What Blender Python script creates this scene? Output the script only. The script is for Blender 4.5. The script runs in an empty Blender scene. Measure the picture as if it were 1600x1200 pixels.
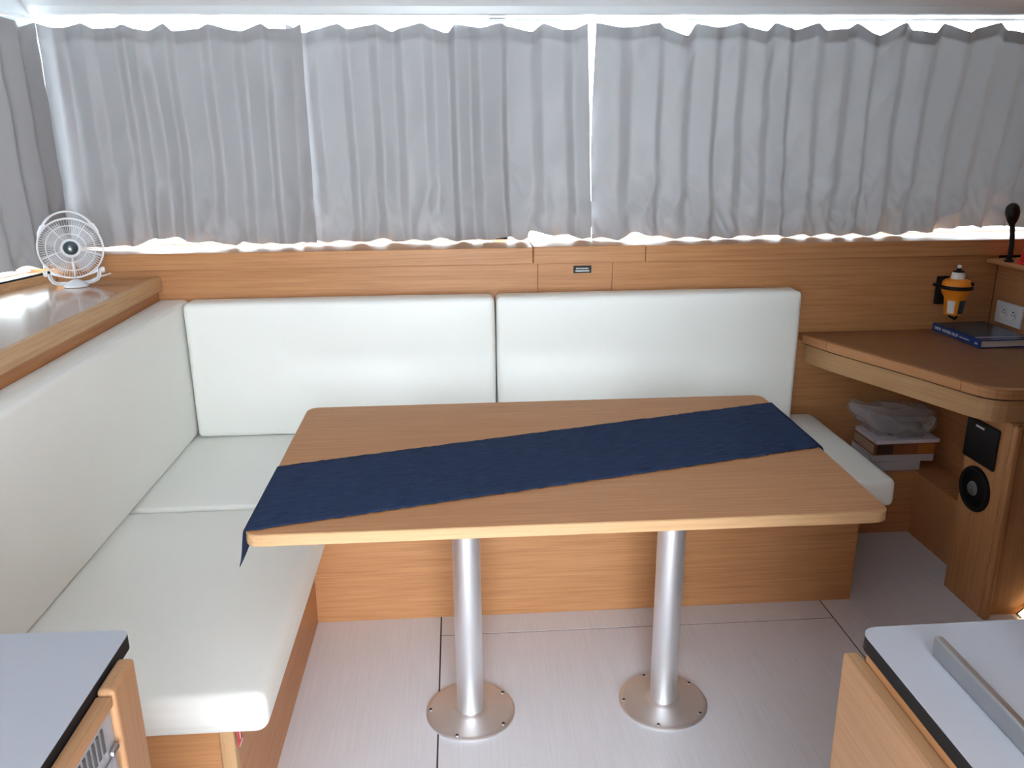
import bpy, bmesh, math, random
from mathutils import Vector, Matrix, noise
S = bpy.context.scene
COL = S.collection
PI = math.pi

# ------------------------------------------------------------------ camera
cam_d = bpy.data.cameras.new('camera')
cam = bpy.data.objects.new('camera', cam_d); COL.objects.link(cam)
yaw, pitch, roll = 0.0638, -0.2948, -0.0088
fw = Vector((math.sin(yaw)*math.cos(pitch), math.cos(yaw)*math.cos(pitch), math.sin(pitch)))
rt = Vector((math.cos(yaw), -math.sin(yaw), 0)); up = rt.cross(fw)
r2 = rt*math.cos(roll) + up*math.sin(roll); u2 = up*math.cos(roll) - rt*math.sin(roll)
m = Matrix((r2, u2, -fw)).transposed().to_4x4(); m.translation = (-0.0827, -0.1031, 1.4856)
cam.matrix_world = m
cam_d.sensor_width = 36.0; cam_d.lens = 36.0*1280.9/1600.0
cam_d.clip_start = 0.02; cam_d.clip_end = 200
S.camera = cam

# ------------------------------------------------------------------ daylight
w = bpy.data.worlds.new('sky'); S.world = w; w.use_nodes = True
bg = w.node_tree.nodes['Background']
bg.inputs[0].default_value = (0.845, 0.93, 1.0, 1); bg.inputs[1].default_value = 14.5

def portal(name, loc, rot, sx, sy):
    d = bpy.data.lights.new(name, 'AREA'); d.shape = 'RECTANGLE'; d.size = sx; d.size_y = sy
    d.cycles.is_portal = True
    o = bpy.data.objects.new(name, d); COL.objects.link(o); o.location = loc; o.rotation_euler = rot
    return o
portal('door_daylight', (0.14, -1.08, 0.98), (-PI/2, 0, 0), 1.52, 1.9)      # faces +y
S.view_settings.view_transform = 'Standard'; S.view_settings.look = 'None'
S.view_settings.gamma = 1.0; S.view_settings.use_curve_mapping = False
S.view_settings.exposure = 0.46
S.cycles.max_bounces = 10; S.cycles.diffuse_bounces = 6; S.cycles.transparent_max_bounces = 12

# ------------------------------------------------------------------ materials
MATS = {}
def newmat(name):
    mt = bpy.data.materials.new(name); mt.use_nodes = True
    nt = mt.node_tree; b = nt.nodes['Principled BSDF']; MATS[name] = mt
    return mt, nt, b
def plain(name, col, rough=0.5, metal=0.0, spec=0.5, var=0.0, scale=30, bump=0.0, **kw):
    mt, nt, b = newmat(name)
    b.inputs['Base Color'].default_value = (*col, 1); b.inputs['Roughness'].default_value = rough
    b.inputs['Metallic'].default_value = metal; b.inputs['Specular IOR Level'].default_value = spec
    for k, v in kw.items(): b.inputs[k.replace('_', ' ')].default_value = v
    if var or bump:
        tc = nt.nodes.new('ShaderNodeTexCoord'); nz = nt.nodes.new('ShaderNodeTexNoise')
        nz.inputs['Scale'].default_value = scale; nz.inputs['Detail'].default_value = 5
        nt.links.new(tc.outputs['Object'], nz.inputs['Vector'])
        if var:
            mx = nt.nodes.new('ShaderNodeMix'); mx.data_type = 'RGBA'
            mx.inputs[6].default_value = (*[c*(1-var) for c in col], 1); mx.inputs[7].default_value = (*[min(1, c*(1+var)) for c in col], 1)
            nt.links.new(nz.outputs['Fac'], mx.inputs[0]); nt.links.new(mx.outputs[2], b.inputs['Base Color'])
        if bump:
            bp = nt.nodes.new('ShaderNodeBump'); bp.inputs['Strength'].default_value = bump; bp.inputs['Distance'].default_value = 0.002
            nt.links.new(nz.outputs['Fac'], bp.inputs['Height']); nt.links.new(bp.outputs['Normal'], b.inputs['Normal'])
    return mt
def wood(name, axis, dark, light, rough=0.42, spec=0.28):
    mt, nt, b = newmat(name); N = nt.nodes.new; L = nt.links.new
    tc = N('ShaderNodeTexCoord'); mp = N('ShaderNodeMapping'); L(tc.outputs['Object'], mp.inputs['Vector'])
    sc = [4.0, 4.0, 150.0] if axis == 'h' else [4.0 if k == axis else 150.0 for k in 'xyz']; mp.inputs['Scale'].default_value = sc
    n1 = N('ShaderNodeTexNoise'); n1.inputs['Scale'].default_value = 1.0; n1.inputs['Detail'].default_value = 6; n1.inputs['Roughness'].default_value = 0.62
    L(mp.outputs[0], n1.inputs['Vector'])
    mp2 = N('ShaderNodeMapping'); L(tc.outputs['Object'], mp2.inputs['Vector'])
    sc = [1.2, 1.2, 14.0] if axis == 'h' else [1.2 if k == axis else 14.0 for k in 'xyz']; mp2.inputs['Scale'].default_value = sc
    n2 = N('ShaderNodeTexNoise'); n2.inputs['Scale'].default_value = 1.0; n2.inputs['Detail'].default_value = 3; L(mp2.outputs[0], n2.inputs['Vector'])
    ad = N('ShaderNodeMath'); ad.operation = 'MULTIPLY_ADD'; ad.inputs[1].default_value = 0.18; L(n2.outputs['Fac'], ad.inputs[0])
    ml = N('ShaderNodeMath'); ml.operation = 'MULTIPLY'; ml.inputs[1].default_value = 0.82; L(n1.outputs['Fac'], ml.inputs[0]); L(ml.outputs[0], ad.inputs[2])
    cr = N('ShaderNodeValToRGB'); cr.color_ramp.elements[0].position = 0.34; cr.color_ramp.elements[1].position = 0.62
    cr.color_ramp.elements[0].color = (*dark, 1); cr.color_ramp.elements[1].color = (*light, 1)
    L(ad.outputs[0], cr.inputs[0]); L(cr.outputs[0], b.inputs['Base Color'])
    b.inputs['Roughness'].default_value = rough; b.inputs['Specular IOR Level'].default_value = spec
    return mt
WD, WL = (0.41, 0.186, 0.076), (0.54, 0.268, 0.120)
wood('wood_x', 'x', WD, WL); wood('wood_y', 'y', WD, WL); wood('wood_z', 'z', WD, WL)
wood('edge_x', 'x', (0.48, 0.285, 0.14), (0.60, 0.38, 0.20)); wood('edge_y', 'y', (0.48, 0.285, 0.14), (0.60, 0.38, 0.20)); wood('edge_z', 'z', (0.48, 0.285, 0.14), (0.60, 0.38, 0.20))
wood('galley_y', 'y', (0.29, 0.152, 0.072), (0.36, 0.200, 0.102))
wood('galley_z', 'z', (0.29, 0.152, 0.072), (0.36, 0.200, 0.102))
wood('desk_edge', 'h', WD, WL)
wood('apron_wood', 'h', (0.42, 0.24, 0.11), (0.52, 0.31, 0.15))
wood('desk_wood', 'x', (0.22, 0.098, 0.045), (0.31, 0.145, 0.070), rough=0.30, spec=0.3)
wood('shelf_wood', 'y', (0.36, 0.20, 0.11), (0.46, 0.27, 0.155), rough=0.24, spec=0.9)
MATS['shelf_wood'].node_tree.nodes['Principled BSDF'].inputs['Coat Weight'].default_value = 0.9; MATS['shelf_wood'].node_tree.nodes['Principled BSDF'].inputs['Coat Roughness'].default_value = 0.12
plain('vinyl', (0.82, 0.83, 0.79), rough=0.42, spec=0.4, var=0.02, scale=5, bump=0.02)
plain('vinyl_seam', (0.66, 0.68, 0.62), rough=0.5)
plain('gelcoat', (0.66, 0.69, 0.71), rough=0.25)
plain('white_plastic', (0.84, 0.86, 0.90), rough=0.3)
plain('white_rail', (0.85, 0.87, 0.88), rough=0.35)
plain('black_rubber', (0.008, 0.008, 0.009), rough=0.6, spec=0.25)
plain('black_gloss', (0.006, 0.006, 0.007), rough=0.4, spec=0.3)
plain('dark_gap', (0.03, 0.025, 0.02), rough=0.9)
plain('laminate', (0.33, 0.345, 0.385), rough=0.42, var=0.02, scale=60)
plain('aluminium', (0.88, 0.88, 0.90), rough=0.46, metal=1.0)
plain('alu_plate', (0.74, 0.73, 0.73), rough=0.50, metal=1.0)
plain('steel', (0.45, 0.45, 0.46), rough=0.36, metal=1.0)
plain('screw_steel', (0.62, 0.62, 0.62), rough=0.3, metal=1.0)
plain('appliance_grey', (0.36, 0.37, 0.40), rough=0.4, metal=0.3)
plain('appliance_dark', (0.05, 0.05, 0.055), rough=0.25)
plain('hub_teal', (0.045, 0.07, 0.08), rough=0.15, spec=0.8)
plain('orange', (0.85, 0.27, 0.015), rough=0.4)
plain('paper', (0.72, 0.68, 0.64), rough=0.8, var=0.05, scale=200)
plain('old_paper', (0.55, 0.40, 0.27), rough=0.85, var=0.08, scale=150)
plain('blue_cover', (0.012, 0.05, 0.22), rough=0.25)
plain('blue_picture', (0.03, 0.075, 0.10), rough=0.2, var=0.4, scale=14)
plain('book_brown', (0.26, 0.09, 0.035), rough=0.5, var=0.5, scale=18)
plain('book_grey', (0.48, 0.46, 0.48), rough=0.6)
plain('book_lilac', (0.75, 0.72, 0.78), rough=0.5)
plain('print_white', (0.8, 0.8, 0.8), rough=0.6)
plain('print_cream', (0.62, 0.60, 0.52), rough=0.6)
plain('label_navy', (0.03, 0.045, 0.075), rough=0.4)
plain('red', (0.72, 0.01, 0.012), rough=0.4)
plain('tag_red', (0.62, 0.04, 0.06), rough=0.6)
plain('speaker_grey', (0.10, 0.10, 0.105), rough=0.5)
plain('outlet_white', (0.72, 0.73, 0.76), rough=0.35)
# translucent things
def mixshader(name, build):
    mt, nt, b = newmat(name); out = nt.nodes['Material Output']
    build(nt, b, out); return mt
def _curt(nt, b, out):
    N = nt.nodes.new; L = nt.links.new
    b.inputs['Base Color'].default_value = (0.295, 0.29, 0.30, 1); b.inputs['Roughness'].default_value = 0.46; b.inputs['Specular IOR Level'].default_value = 0.35
    tc = N('ShaderNodeTexCoord'); nz = N('ShaderNodeTexNoise'); nz.inputs['Scale'].default_value = 900; nz.inputs['Detail'].default_value = 2
    L(tc.outputs['Object'], nz.inputs['Vector'])
    bp = N('ShaderNodeBump'); bp.inputs['Strength'].default_value = 0.12; bp.inputs['Distance'].default_value = 0.0006
    L(nz.outputs['Fac'], bp.inputs['Height']); L(bp.outputs['Normal'], b.inputs['Normal'])
    t = N('ShaderNodeBsdfTranslucent'); t.inputs[0].default_value = (0.40, 0.385, 0.385, 1)
    mx = N('ShaderNodeMixShader'); mx.inputs[0].default_value = 0.022
    L(b.outputs[0], mx.inputs[1]); L(t.outputs[0], mx.inputs[2]); L(mx.outputs[0], out.inputs[0])
mixshader('curtain', _curt)
def _glass(nt, b, out):
    N = nt.nodes.new; L = nt.links.new
    t = N('ShaderNodeBsdfTransparent'); t.inputs[0].default_value = (0.96, 0.98, 0.98, 1)
    g = N('ShaderNodeBsdfGlossy'); g.inputs['Roughness'].default_value = 0.02
    mx = N('ShaderNodeMixShader'); mx.inputs[0].default_value = 0.06
    L(t.outputs[0], mx.inputs[1]); L(g.outputs[0], mx.inputs[2]); L(mx.outputs[0], out.inputs[0])
mixshader('glass', _glass)
def _blade(nt, b, out):
    N = nt.nodes.new; L = nt.links.new
    b.inputs['Base Color'].default_value = (0.80, 0.82, 0.87, 1); b.inputs['Roughness'].default_value = 0.25
    t = N('ShaderNodeBsdfTransparent')
    mx = N('ShaderNodeMixShader'); mx.inputs[0].default_value = 0.45
    L(b.outputs[0], mx.inputs[1]); L(t.outputs[0], mx.inputs[2]); L(mx.outputs[0], out.inputs[0])
mixshader('blade', _blade)
def _bag(nt, b, out):
    N = nt.nodes.new; L = nt.links.new
    b.inputs['Base Color'].default_value = (0.74, 0.73, 0.76, 1); b.inputs['Roughness'].default_value = 0.22
    t = N('ShaderNodeBsdfTransparent')
    mx = N('ShaderNodeMixShader'); mx.inputs[0].default_value = 0.66
    L(b.outputs[0], mx.inputs[1]); L(t.outputs[0], mx.inputs[2]); L(mx.outputs[0], out.inputs[0])
mixshader('bag_film', _bag)
def _runner(nt, b, out):
    N = nt.nodes.new; L = nt.links.new
    tc = N('ShaderNodeTexCoord'); mp = N('ShaderNodeMapping'); L(tc.outputs['UV'], mp.inputs['Vector'])
    wx = N('ShaderNodeTexWave'); wx.inputs['Scale'].default_value = 110; wx.inputs['Distortion'].default_value = 1.2; wx.inputs['Detail Scale'].default_value = 4
    wy = N('ShaderNodeTexWave'); wy.bands_direction = 'Y'; wy.inputs['Scale'].default_value = 110; wy.inputs['Distortion'].default_value = 1.2; wy.inputs['Detail Scale'].default_value = 4
    L(mp.outputs[0], wx.inputs['Vector']); L(mp.outputs[0], wy.inputs['Vector'])
    ml = N('ShaderNodeMath'); ml.operation = 'ADD'; L(wx.outputs['Fac'], ml.inputs[0]); L(wy.outputs['Fac'], ml.inputs[1])
    nz = N('ShaderNodeTexNoise'); nz.inputs['Scale'].default_value = 90; nz.inputs['Detail'].default_value = 8
    mp3 = N('ShaderNodeMapping'); mp3.inputs['Scale'].default_value = (0.25, 1.6, 1); L(tc.outputs['UV'], mp3.inputs['Vector']); L(mp3.outputs[0], nz.inputs['Vector'])
    cr = N('ShaderNodeValToRGB'); e = cr.color_ramp.elements
    e[0].position = 0.35; e[0].color = (0.016, 0.030, 0.075, 1); e[1].position = 0.68; e[1].color = (0.030, 0.052, 0.118, 1)
    k = cr.color_ramp.elements.new(0.80); k.color = (0.10, 0.13, 0.20, 1)
    L(nz.outputs['Fac'], cr.inputs[0]); L(cr.outputs[0], b.inputs['Base Color'])
    b.inputs['Roughness'].default_value = 0.9; b.inputs['Specular IOR Level'].default_value = 0.15
    bp = N('ShaderNodeBump'); bp.inputs['Strength'].default_value = 0.5; bp.inputs['Distance'].default_value = 0.0012
    L(ml.outputs[0], bp.inputs['Height']); L(bp.outputs['Normal'], b.inputs['Normal'])
mixshader('runner_cloth', _runner)
def _floor(nt, b, out):
    N = nt.nodes.new; L = nt.links.new
    tc = N('ShaderNodeTexCoord'); mp = N('ShaderNodeMapping'); mp.inputs['Scale'].default_value = (160, 5, 1); L(tc.outputs['Object'], mp.inputs['Vector'])
    nz = N('ShaderNodeTexNoise'); nz.inputs['Scale'].default_value = 1; nz.inputs['Detail'].default_value = 5; L(mp.outputs[0], nz.inputs['Vector'])
    cr = N('ShaderNodeValToRGB'); e = cr.color_ramp.elements
    e[0].position = 0.3; e[0].color = (0.70, 0.71, 0.765, 1); e[1].position = 0.7; e[1].color = (0.76, 0.77, 0.82, 1)
    L(nz.outputs['Fac'], cr.inputs[0]); L(cr.outputs[0], b.inputs['Base Color'])
    b.inputs['Roughness'].default_value = 0.36
mixshader('floor_laminate', _floor)
mt, nt, b = newmat('sun_glow')
b.inputs['Emission Color'].default_value = (1.0, 0.72, 0.36, 1); b.inputs['Emission Strength'].default_value = 4.0  # emission imitating warm sunlight, for the bar on the desk cabinet

# ------------------------------------------------------------------ mesh helpers
def put(name, me, mat, parent=None, loc=(0, 0, 0)):
    o = bpy.data.objects.new(name, me); COL.objects.link(o)
    if mat: me.materials.append(MATS[mat])
    o.location = loc
    if parent: o.parent = parent
    return o
def frombm(name, bm, mat, parent=None, smooth=False, loc=(0, 0, 0)):
    bmesh.ops.recalc_face_normals(bm, faces=bm.faces)
    me = bpy.data.meshes.new(name); bm.to_mesh(me); bm.free()
    if smooth:
        for p in me.polygons: p.use_smooth = True
    return put(name, me, mat, parent, loc)
def abox(bm, x0, x1, y0, y1, z0, z1, bev=0.0, seg=2):
    vs = [bm.verts.new(p) for p in ((x0,y0,z0),(x1,y0,z0),(x1,y1,z0),(x0,y1,z0),(x0,y0,z1),(x1,y0,z1),(x1,y1,z1),(x0,y1,z1))]
    fs = [bm.faces.new([vs[i] for i in q]) for q in ((3,2,1,0),(4,5,6,7),(0,1,5,4),(1,2,6,5),(2,3,7,6),(3,0,4,7))]
    if bev:
        es = list({e for f in fs for e in f.edges})
        bmesh.ops.bevel(bm, geom=es, offset=bev, segments=seg, profile=0.5, affect='EDGES')
    return vs
def box(name, x0, x1, y0, y1, z0, z1, mat, parent=None, bev=0.0, seg=2, off=(0, 0, 0), smooth=False):
    bm = bmesh.new(); abox(bm, x0-off[0], x1-off[0], y0-off[1], y1-off[1], z0-off[2], z1-off[2], bev, seg)
    return frombm(name, bm, mat, parent, smooth)
def prism(name, pts, z0, z1, mat, parent=None, bev=0.0, off=(0, 0, 0)):
    bm = bmesh.new(); n = len(pts)
    a = [bm.verts.new((p[0]-off[0], p[1]-off[1], z0-off[2])) for p in pts]; c = [bm.verts.new((p[0]-off[0], p[1]-off[1], z1-off[2])) for p in pts]
    bm.faces.new(a[::-1]); bm.faces.new(c)
    for i in range(n): bm.faces.new((a[i], a[(i+1) % n], c[(i+1) % n], c[i]))
    if bev:
        es = [e for e in bm.edges if abs(e.verts[0].co.z-e.verts[1].co.z) < 1e-6]
        bmesh.ops.bevel(bm, geom=es, offset=bev, segments=2, profile=0.5, affect='EDGES')
    return frombm(name, bm, mat, parent)
def roundpoly(pts, r, n=6):
    out = []; k = len(pts); rr = r if isinstance(r, (list, tuple)) else [r]*k
    for i in range(k):
        p = Vector(pts[i]); a = Vector(pts[i-1]); c = Vector(pts[(i+1) % k])
        if rr[i] <= 0: out.append(tuple(p)); continue
        da = (a-p).normalized(); dc = (c-p).normalized(); t = rr[i]
        p0 = p+da*t; p1 = p+dc*t
        for j in range(n+1):
            u = j/n; out.append(tuple((1-u)**2*p0 + 2*u*(1-u)*p + u*u*p1))
    return out
def alathe(bm, prof, seg=32, c=(0, 0, 0), mtx=None):
    rings = []
    for r, z in prof:
        ring = []
        for i in range(seg):
            a = 2*PI*i/seg; v = Vector((r*math.cos(a), r*math.sin(a), z))
            if mtx: v = mtx @ v
            ring.append(bm.verts.new(v+Vector(c)))
        rings.append(ring)
    for k in range(len(rings)-1):
        for i in range(seg): bm.faces.new((rings[k][i], rings[k][(i+1) % seg], rings[k+1][(i+1) % seg], rings[k+1][i]))
    bm.faces.new(rings[0][::-1]); bm.faces.new(rings[-1])
def lathe(name, prof, mat, parent=None, seg=32, c=(0, 0, 0), mtx=None, smooth=True):
    bm = bmesh.new(); alathe(bm, prof, seg, c, mtx)
    o = frombm(name, bm, mat, parent, smooth)
    if smooth: sharp(o)
    return o
def sharp(o, ang=40):
    bm = bmesh.new(); bm.from_mesh(o.data)
    for e in bm.edges:
        if len(e.link_faces) == 2 and e.calc_face_angle(0) > math.radians(ang): e.smooth = False
    bm.to_mesh(o.data); bm.free()
def atube(bm, pts, r, seg=8, closed=False, flat=1.0):
    pts = [Vector(p) for p in pts]; n = len(pts); rings = []
    rs = r if isinstance(r, (list, tuple)) else [r]*n
    prev = None
    for i, p in enumerate(pts):
        if closed: t = pts[(i+1) % n]-pts[i-1]
        else: t = pts[min(i+1, n-1)]-pts[max(i-1, 0)]
        t.normalize()
        if prev is None:
            u = t.cross(Vector((0, 0, 1)))
            if u.length < 1e-3: u = t.cross(Vector((0, 1, 0)))
        else: u = prev-t*prev.dot(t)
        u.normalize(); prev = u; v = t.cross(u)
        rings.append([bm.verts.new(p+(u*math.cos(2*PI*k/seg)+v*math.sin(2*PI*k/seg)*flat)*rs[i]) for k in range(seg)])
    m_ = n if closed else n-1
    for i in range(m_):
        a, c = rings[i], rings[(i+1) % n]
        for k in range(seg): bm.faces.new((a[k], a[(k+1) % seg], c[(k+1) % seg], c[k]))
    if not closed: bm.faces.new(rings[0][::-1]); bm.faces.new(rings[-1])
def tube(name, pts, r, mat, parent=None, seg=8, closed=False, flat=1.0):
    bm = bmesh.new(); atube(bm, pts, r, seg, closed, flat); return frombm(name, bm, mat, parent, True)
def circle(c, r, n, ax, ay):
    return [Vector(c)+Vector(ax)*r*math.cos(2*PI*i/n)+Vector(ay)*r*math.sin(2*PI*i/n) for i in range(n)]
def tag(o, label=None, cat=None, group=None, kind=None):
    if label: o['label'] = label
    if cat: o['category'] = cat
    if group: o['group'] = group
    if kind: o['kind'] = kind
    return o
def thing(name, loc, label, cat, group=None, rz=0.0):
    o = bpy.data.objects.new(name, None); COL.objects.link(o); o.empty_display_size = 0.05
    o.location = loc; o.rotation_euler = (0, 0, rz); return tag(o, label, cat, group)
def struct(o): o['kind'] = 'structure'; return o
def text(name, body, size, mat, parent, mtx, depth=0.0004, align='LEFT', spacing=1.0, squash=1.0):
    cu = bpy.data.curves.new(name, 'FONT'); cu.body = body; cu.size = size; cu.extrude = depth; cu.align_x = align; cu.space_character = spacing; cu.space_word = 1.5
    t = bpy.data.objects.new(name+'_tmp', cu); COL.objects.link(t)
    bpy.context.view_layer.update()
    me = bpy.data.meshes.new_from_object(t.evaluated_get(bpy.context.evaluated_depsgraph_get()))
    bpy.data.objects.remove(t); bpy.data.curves.remove(cu)
    me.transform(Matrix.Diagonal((squash, 1, 1, 1)))
    me.transform(mtx); me.materials.clear()
    return put(name, me, mat, parent)
def frame(o, ex, ey, ez):
    mm = Matrix((ex, ey, ez)).transposed().to_4x4(); mm.translation = o; return mm
rnd = random.Random(4)

# ------------------------------------------------------------------ the shell
YB = 2.87            # back wall panel
def LX(y): return -1.50-0.27*(2.8-y)      # inner face of the angled left side
ZS = 1.013           # left shelf
ZL = 1.098           # back ledge

fl = struct(box('floor', -2.7, 2.9, -1.6, 3.0, -0.06, -0.0014, 'dark_gap'))
g = 0.0022
for (x0, x1, y0, y1) in ((-2.6, -0.169-g, -1.5, 2.9), (-0.169+g, 1.083-g, -1.5, 2.1165-g), (-0.169+g, 1.083-g, 2.1165+g, 2.9), (1.083+g, 2.85, -1.5, 2.9)):
    box('floor_panel', x0, x1, y0, y1, -0.0014, 0.0, 'floor_laminate', fl)

# ceiling with the curved cove above the windows
bm = bmesh.new()
prof = [(-1.5, 2.02), (2.35, 2.02)]
for i in range(1, 15):
    a = (PI/2)*i/14; prof.append((2.35+0.63*math.sin(a), 2.02-0.122*(1-math.cos(a))))
prof += [(2.983, 1.888), (2.990, 1.884), (3.14, 1.892), (3.14, 2.10), (-1.5, 2.10)]
A = [bm.verts.new((-2.9, y, z)) for y, z in prof]; B = [bm.verts.new((2.9, y, z)) for y, z in prof]
for i in range(len(prof)): bm.faces.new((A[i], A[(i+1) % len(prof)], B[(i+1) % len(prof)], B[i]))
bm.faces.new(A); bm.faces.new(B[::-1])
ce = struct(frombm('ceiling', bm, 'gelcoat', smooth=True)); sharp(ce, 25)

wb = struct(box('wall_back', -1.62, 2.45, YB+0.012, 3.12, 0.0, 1.05, 'dark_gap'))
gp = 0.0008
for x0, x1 in ((-1.60, 0.205), (0.205, 0.480), (0.480, 1.955)):
    box('wall_panel', x0+gp, x1-gp, YB, YB+0.012, 0.0, 1.05, 'wood_x', wb, bev=0.0006, seg=1)
# back ledge in three sections
tr = struct(box('trim_1', -1.62, 2.42, 2.90, 3.14, 1.05, 1.085, 'wood_x'))
for x0, x1, yf, zt in ((-1.47, 0.187, 2.850, ZL), (0.187, 0.597, 2.846, ZL+0.002), (0.597, 2.42, 2.850, ZL)):
    box('ledge_section', x0+0.001, x1-0.001, yf, 3.13, 1.038, zt, 'wood_x', tr, bev=0.003)

# left side below and above the window
def wallprism(name, y0, y1, off0, off1, z0, z1, mat, parent=None):
    return prism(name, [(LX(y0)-off0, y0), (LX(y1)-off0, y1), (LX(y1)-off1, y1), (LX(y0)-off1, y0)], z0, z1, mat, parent)
wl = struct(wallprism('wall_left', -1.5, 3.12, 0.02, 0.14, 0.0, 1.03, 'gelcoat'))
wallprism('header', -1.5, 3.12, 0.05, 0.16, 1.87, 2.10, 'gelcoat', wl)
for y0, y1 in ((-1.5, 1.38), (2.88, 3.14)):
    wallprism('window_post', y0, y1, 0.06, 0.15, 1.03, 1.87, 'gelcoat', wl)
# sill strip along the left window
ts = struct(wallprism('trim_2', 1.2, 2.846, 0.0, 0.16, ZS-0.02, 1.040, 'edge_y'))
wallprism('gasket', 1.2, 2.846, 0.004, 0.018, 1.040, 1.046, 'black_rubber', ts)
# shelf along the left side
yA, yZ = 1.2, 2.846
sh = struct(prism('trim_3', [(-1.165, yA), (-1.165, yZ), (LX(yZ)-0.0005, yZ), (LX(yA)-0.0005, yA)], ZS-0.03, ZS, 'shelf_wood'))
box('shelf_lip', -1.165, -1.137, yA, 2.869, ZS-0.048, ZS+0.002, 'edge_y', sh, bev=0.006, seg=3)
box('shelf_front', -1.175, -1.155, yA, 2.869, 0.35, ZS-0.048, 'wood_y', sh)

# rear bulkhead: the cockpit door stands open on the left
wr = struct(box('wall_rear', 0.90, 2.9, -1.22, -1.10, 0.0, 2.02, 'wood_x'))
box('door_side', -2.7, -0.62, -1.22, -1.10, 0.0, 2.02, 'gelcoat', wr)
box('door_header', -0.62, 0.90, -1.22, -1.10, 1.93, 2.02, 'gelcoat', wr)
wri = struct(box('wall_right', 2.42, 2.52, -1.42, 3.12, 0.0, 2.02, 'wood_y'))
# unseen wall and blocks added beside the galley to shade the desk corner
wp = struct(box('wall_shade_blocker', 0.90, 0.98, -1.10, 0.80, 0.0, 2.02, 'wood_z'))
box('upper_shade_blocker', 0.56, 0.90, -1.10, 0.55, 0.902, 2.02, 'wood_z', wp)
box('upper_shade_blocker', 0.90, 0.98, 0.80, 1.15, 0.95, 2.02, 'wood_z', wp)

# windows
def window(name, x0, x1, y, z0, z1):
    bm = bmesh.new(); t = 0.03
    abox(bm, x0, x1, y, y+0.03, z0, z0+0.01); abox(bm, x0, x1, y, y+0.03, z1-0.01, z1)
    abox(bm, x0, x0+t, y, y+0.03, z0, z1); abox(bm, x1-t, x1, y, y+0.03, z0, z1)
    f = struct(frombm(name, bm, 'white_rail'))
    box('pane', x0+t, x1-t, y+0.012, y+0.018, z0+0.01, z1-0.01, 'glass', f)
    return f
window('window_1', -1.60, 0.08, 3.10, ZL+0.002, 1.891)
window('window_2', 0.08, 2.42, 3.10, ZL+0.002, 1.891)
f = struct(wallprism('window_3', 1.38, 2.88, 0.10, 0.13, 1.041, 1.052, 'white_rail'))
wallprism('pane', 1.38, 2.88, 0.112, 0.118, 1.052, 1.87, 'glass', f)

# ------------------------------------------------------------------ sofa
def cushion(name, x0, x1, y0, y1, z0, z1, label, cat, group, r=0.018, bulge=0.010, flat=((2, -1), (1, 1), (0, -1)), seam=None):
    bm = bmesh.new(); bmesh.ops.create_cube(bm, size=2.0)
    bmesh.ops.subdivide_edges(bm, edges=bm.edges[:], cuts=23, use_grid_fill=True)
    c = Vector(((x0+x1)/2, (y0+y1)/2, z0)); h = Vector(((x1-x0)/2, (y1-y0)/2, (z1-z0)/2))
    for v in bm.verts:
        p = v.co.copy(); q = Vector(); inner = Vector()
        for i in range(3):
            sg_ = 1 if p[i] > 0 else -1; t = abs(p[i]); k0 = 8/12
            q[i] = sg_*((h[i]-r)*t/k0 if t <= k0 else h[i]-r+r*(t-k0)/(1-k0))
            inner[i] = max(-h[i]+r, min(h[i]-r, q[i]))
        d = q-inner
        if d.length > 1e-9: q = inner+d.normalized()*r
        for i in range(3):
            if abs(p[i]) > 0.999:
                a, b_ = [j for j in range(3) if j != i]; sg_ = 1 if p[i] > 0 else -1
                if (i, sg_) in flat: continue
                q[i] += sg_*bulge*(1-abs(inner[a]/(h[a]-r))**4)*(1-abs(inner[b_]/(h[b_]-r))**4)*(0.5 if h[i] > 0.2 else 1.0)
        v.co = q+Vector((0, 0, h[2]))
    bmesh.ops.translate(bm, verts=bm.verts, vec=-Vector((0, 0, 0)))
    root = thing(name, c, label, cat, group)
    o = frombm('cover', bm, 'vinyl', root, True)
    md = o.modifiers.new('round', 'SUBSURF'); md.levels = 1; md.render_levels = 1
    if seam:
        k = r*0.30
        for ax, s, nm in seam:
            a, b_ = [j for j in range(3) if j != ax]; pts = []
            cor = []
            for sa, sb in ((-1, -1), (1, -1), (1, 1), (-1, 1)):
                P = [0, 0, 0]; P[ax] = s*(h[ax]-k); P[a] = sa*(h[a]-k); P[b_] = sb*(h[b_]-k); P[2] += h[2]; cor.append(tuple(P))
            rp = []
            for i in range(4):
                p = Vector(cor[i]); pa = Vector(cor[i-1]); pc = Vector(cor[(i+1) % 4]); da = (pa-p).normalized()*0.025; dc = (pc-p).normalized()*0.025
                for j in range(6):
                    u = j/5; rp.append((1-u)**2*(p+da)+2*u*(1-u)*p+u*u*(p+dc))
            tube('piping', rp, 0.0022, 'vinyl_seam', root, 6, True)
    return root
ZT, ZC = 0.345, 0.437
cushion('seat_cushion', -1.135, -0.486, 1.285, 2.163, ZT, ZC, 'long white vinyl seat cushion nearest the camera on the left bench', 'cushion', 'seat cushions', r=0.026, bulge=0.009)
cushion('seat_cushion', -1.135, 0.040, 2.174, 2.850, ZT, ZC, 'white vinyl seat cushion in the inner corner of the L-shaped sofa', 'cushion', 'seat cushions', bulge=0.007)
cushion('seat_cushion', 0.046, 1.275, 2.190, 2.850, ZT, ZC, 'white vinyl seat cushion reaching out past the table towards the desk', 'cushion', 'seat cushions', bulge=0.005, seam=((0, 1, ''),))
cushion('backrest_cushion', -1.153, -1.050, 1.25, 2.862, ZC+0.004, 0.935, 'white vinyl backrest cushion along the left shelf', 'cushion', 'backrest cushions', r=0.016, bulge=0.005)
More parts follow.
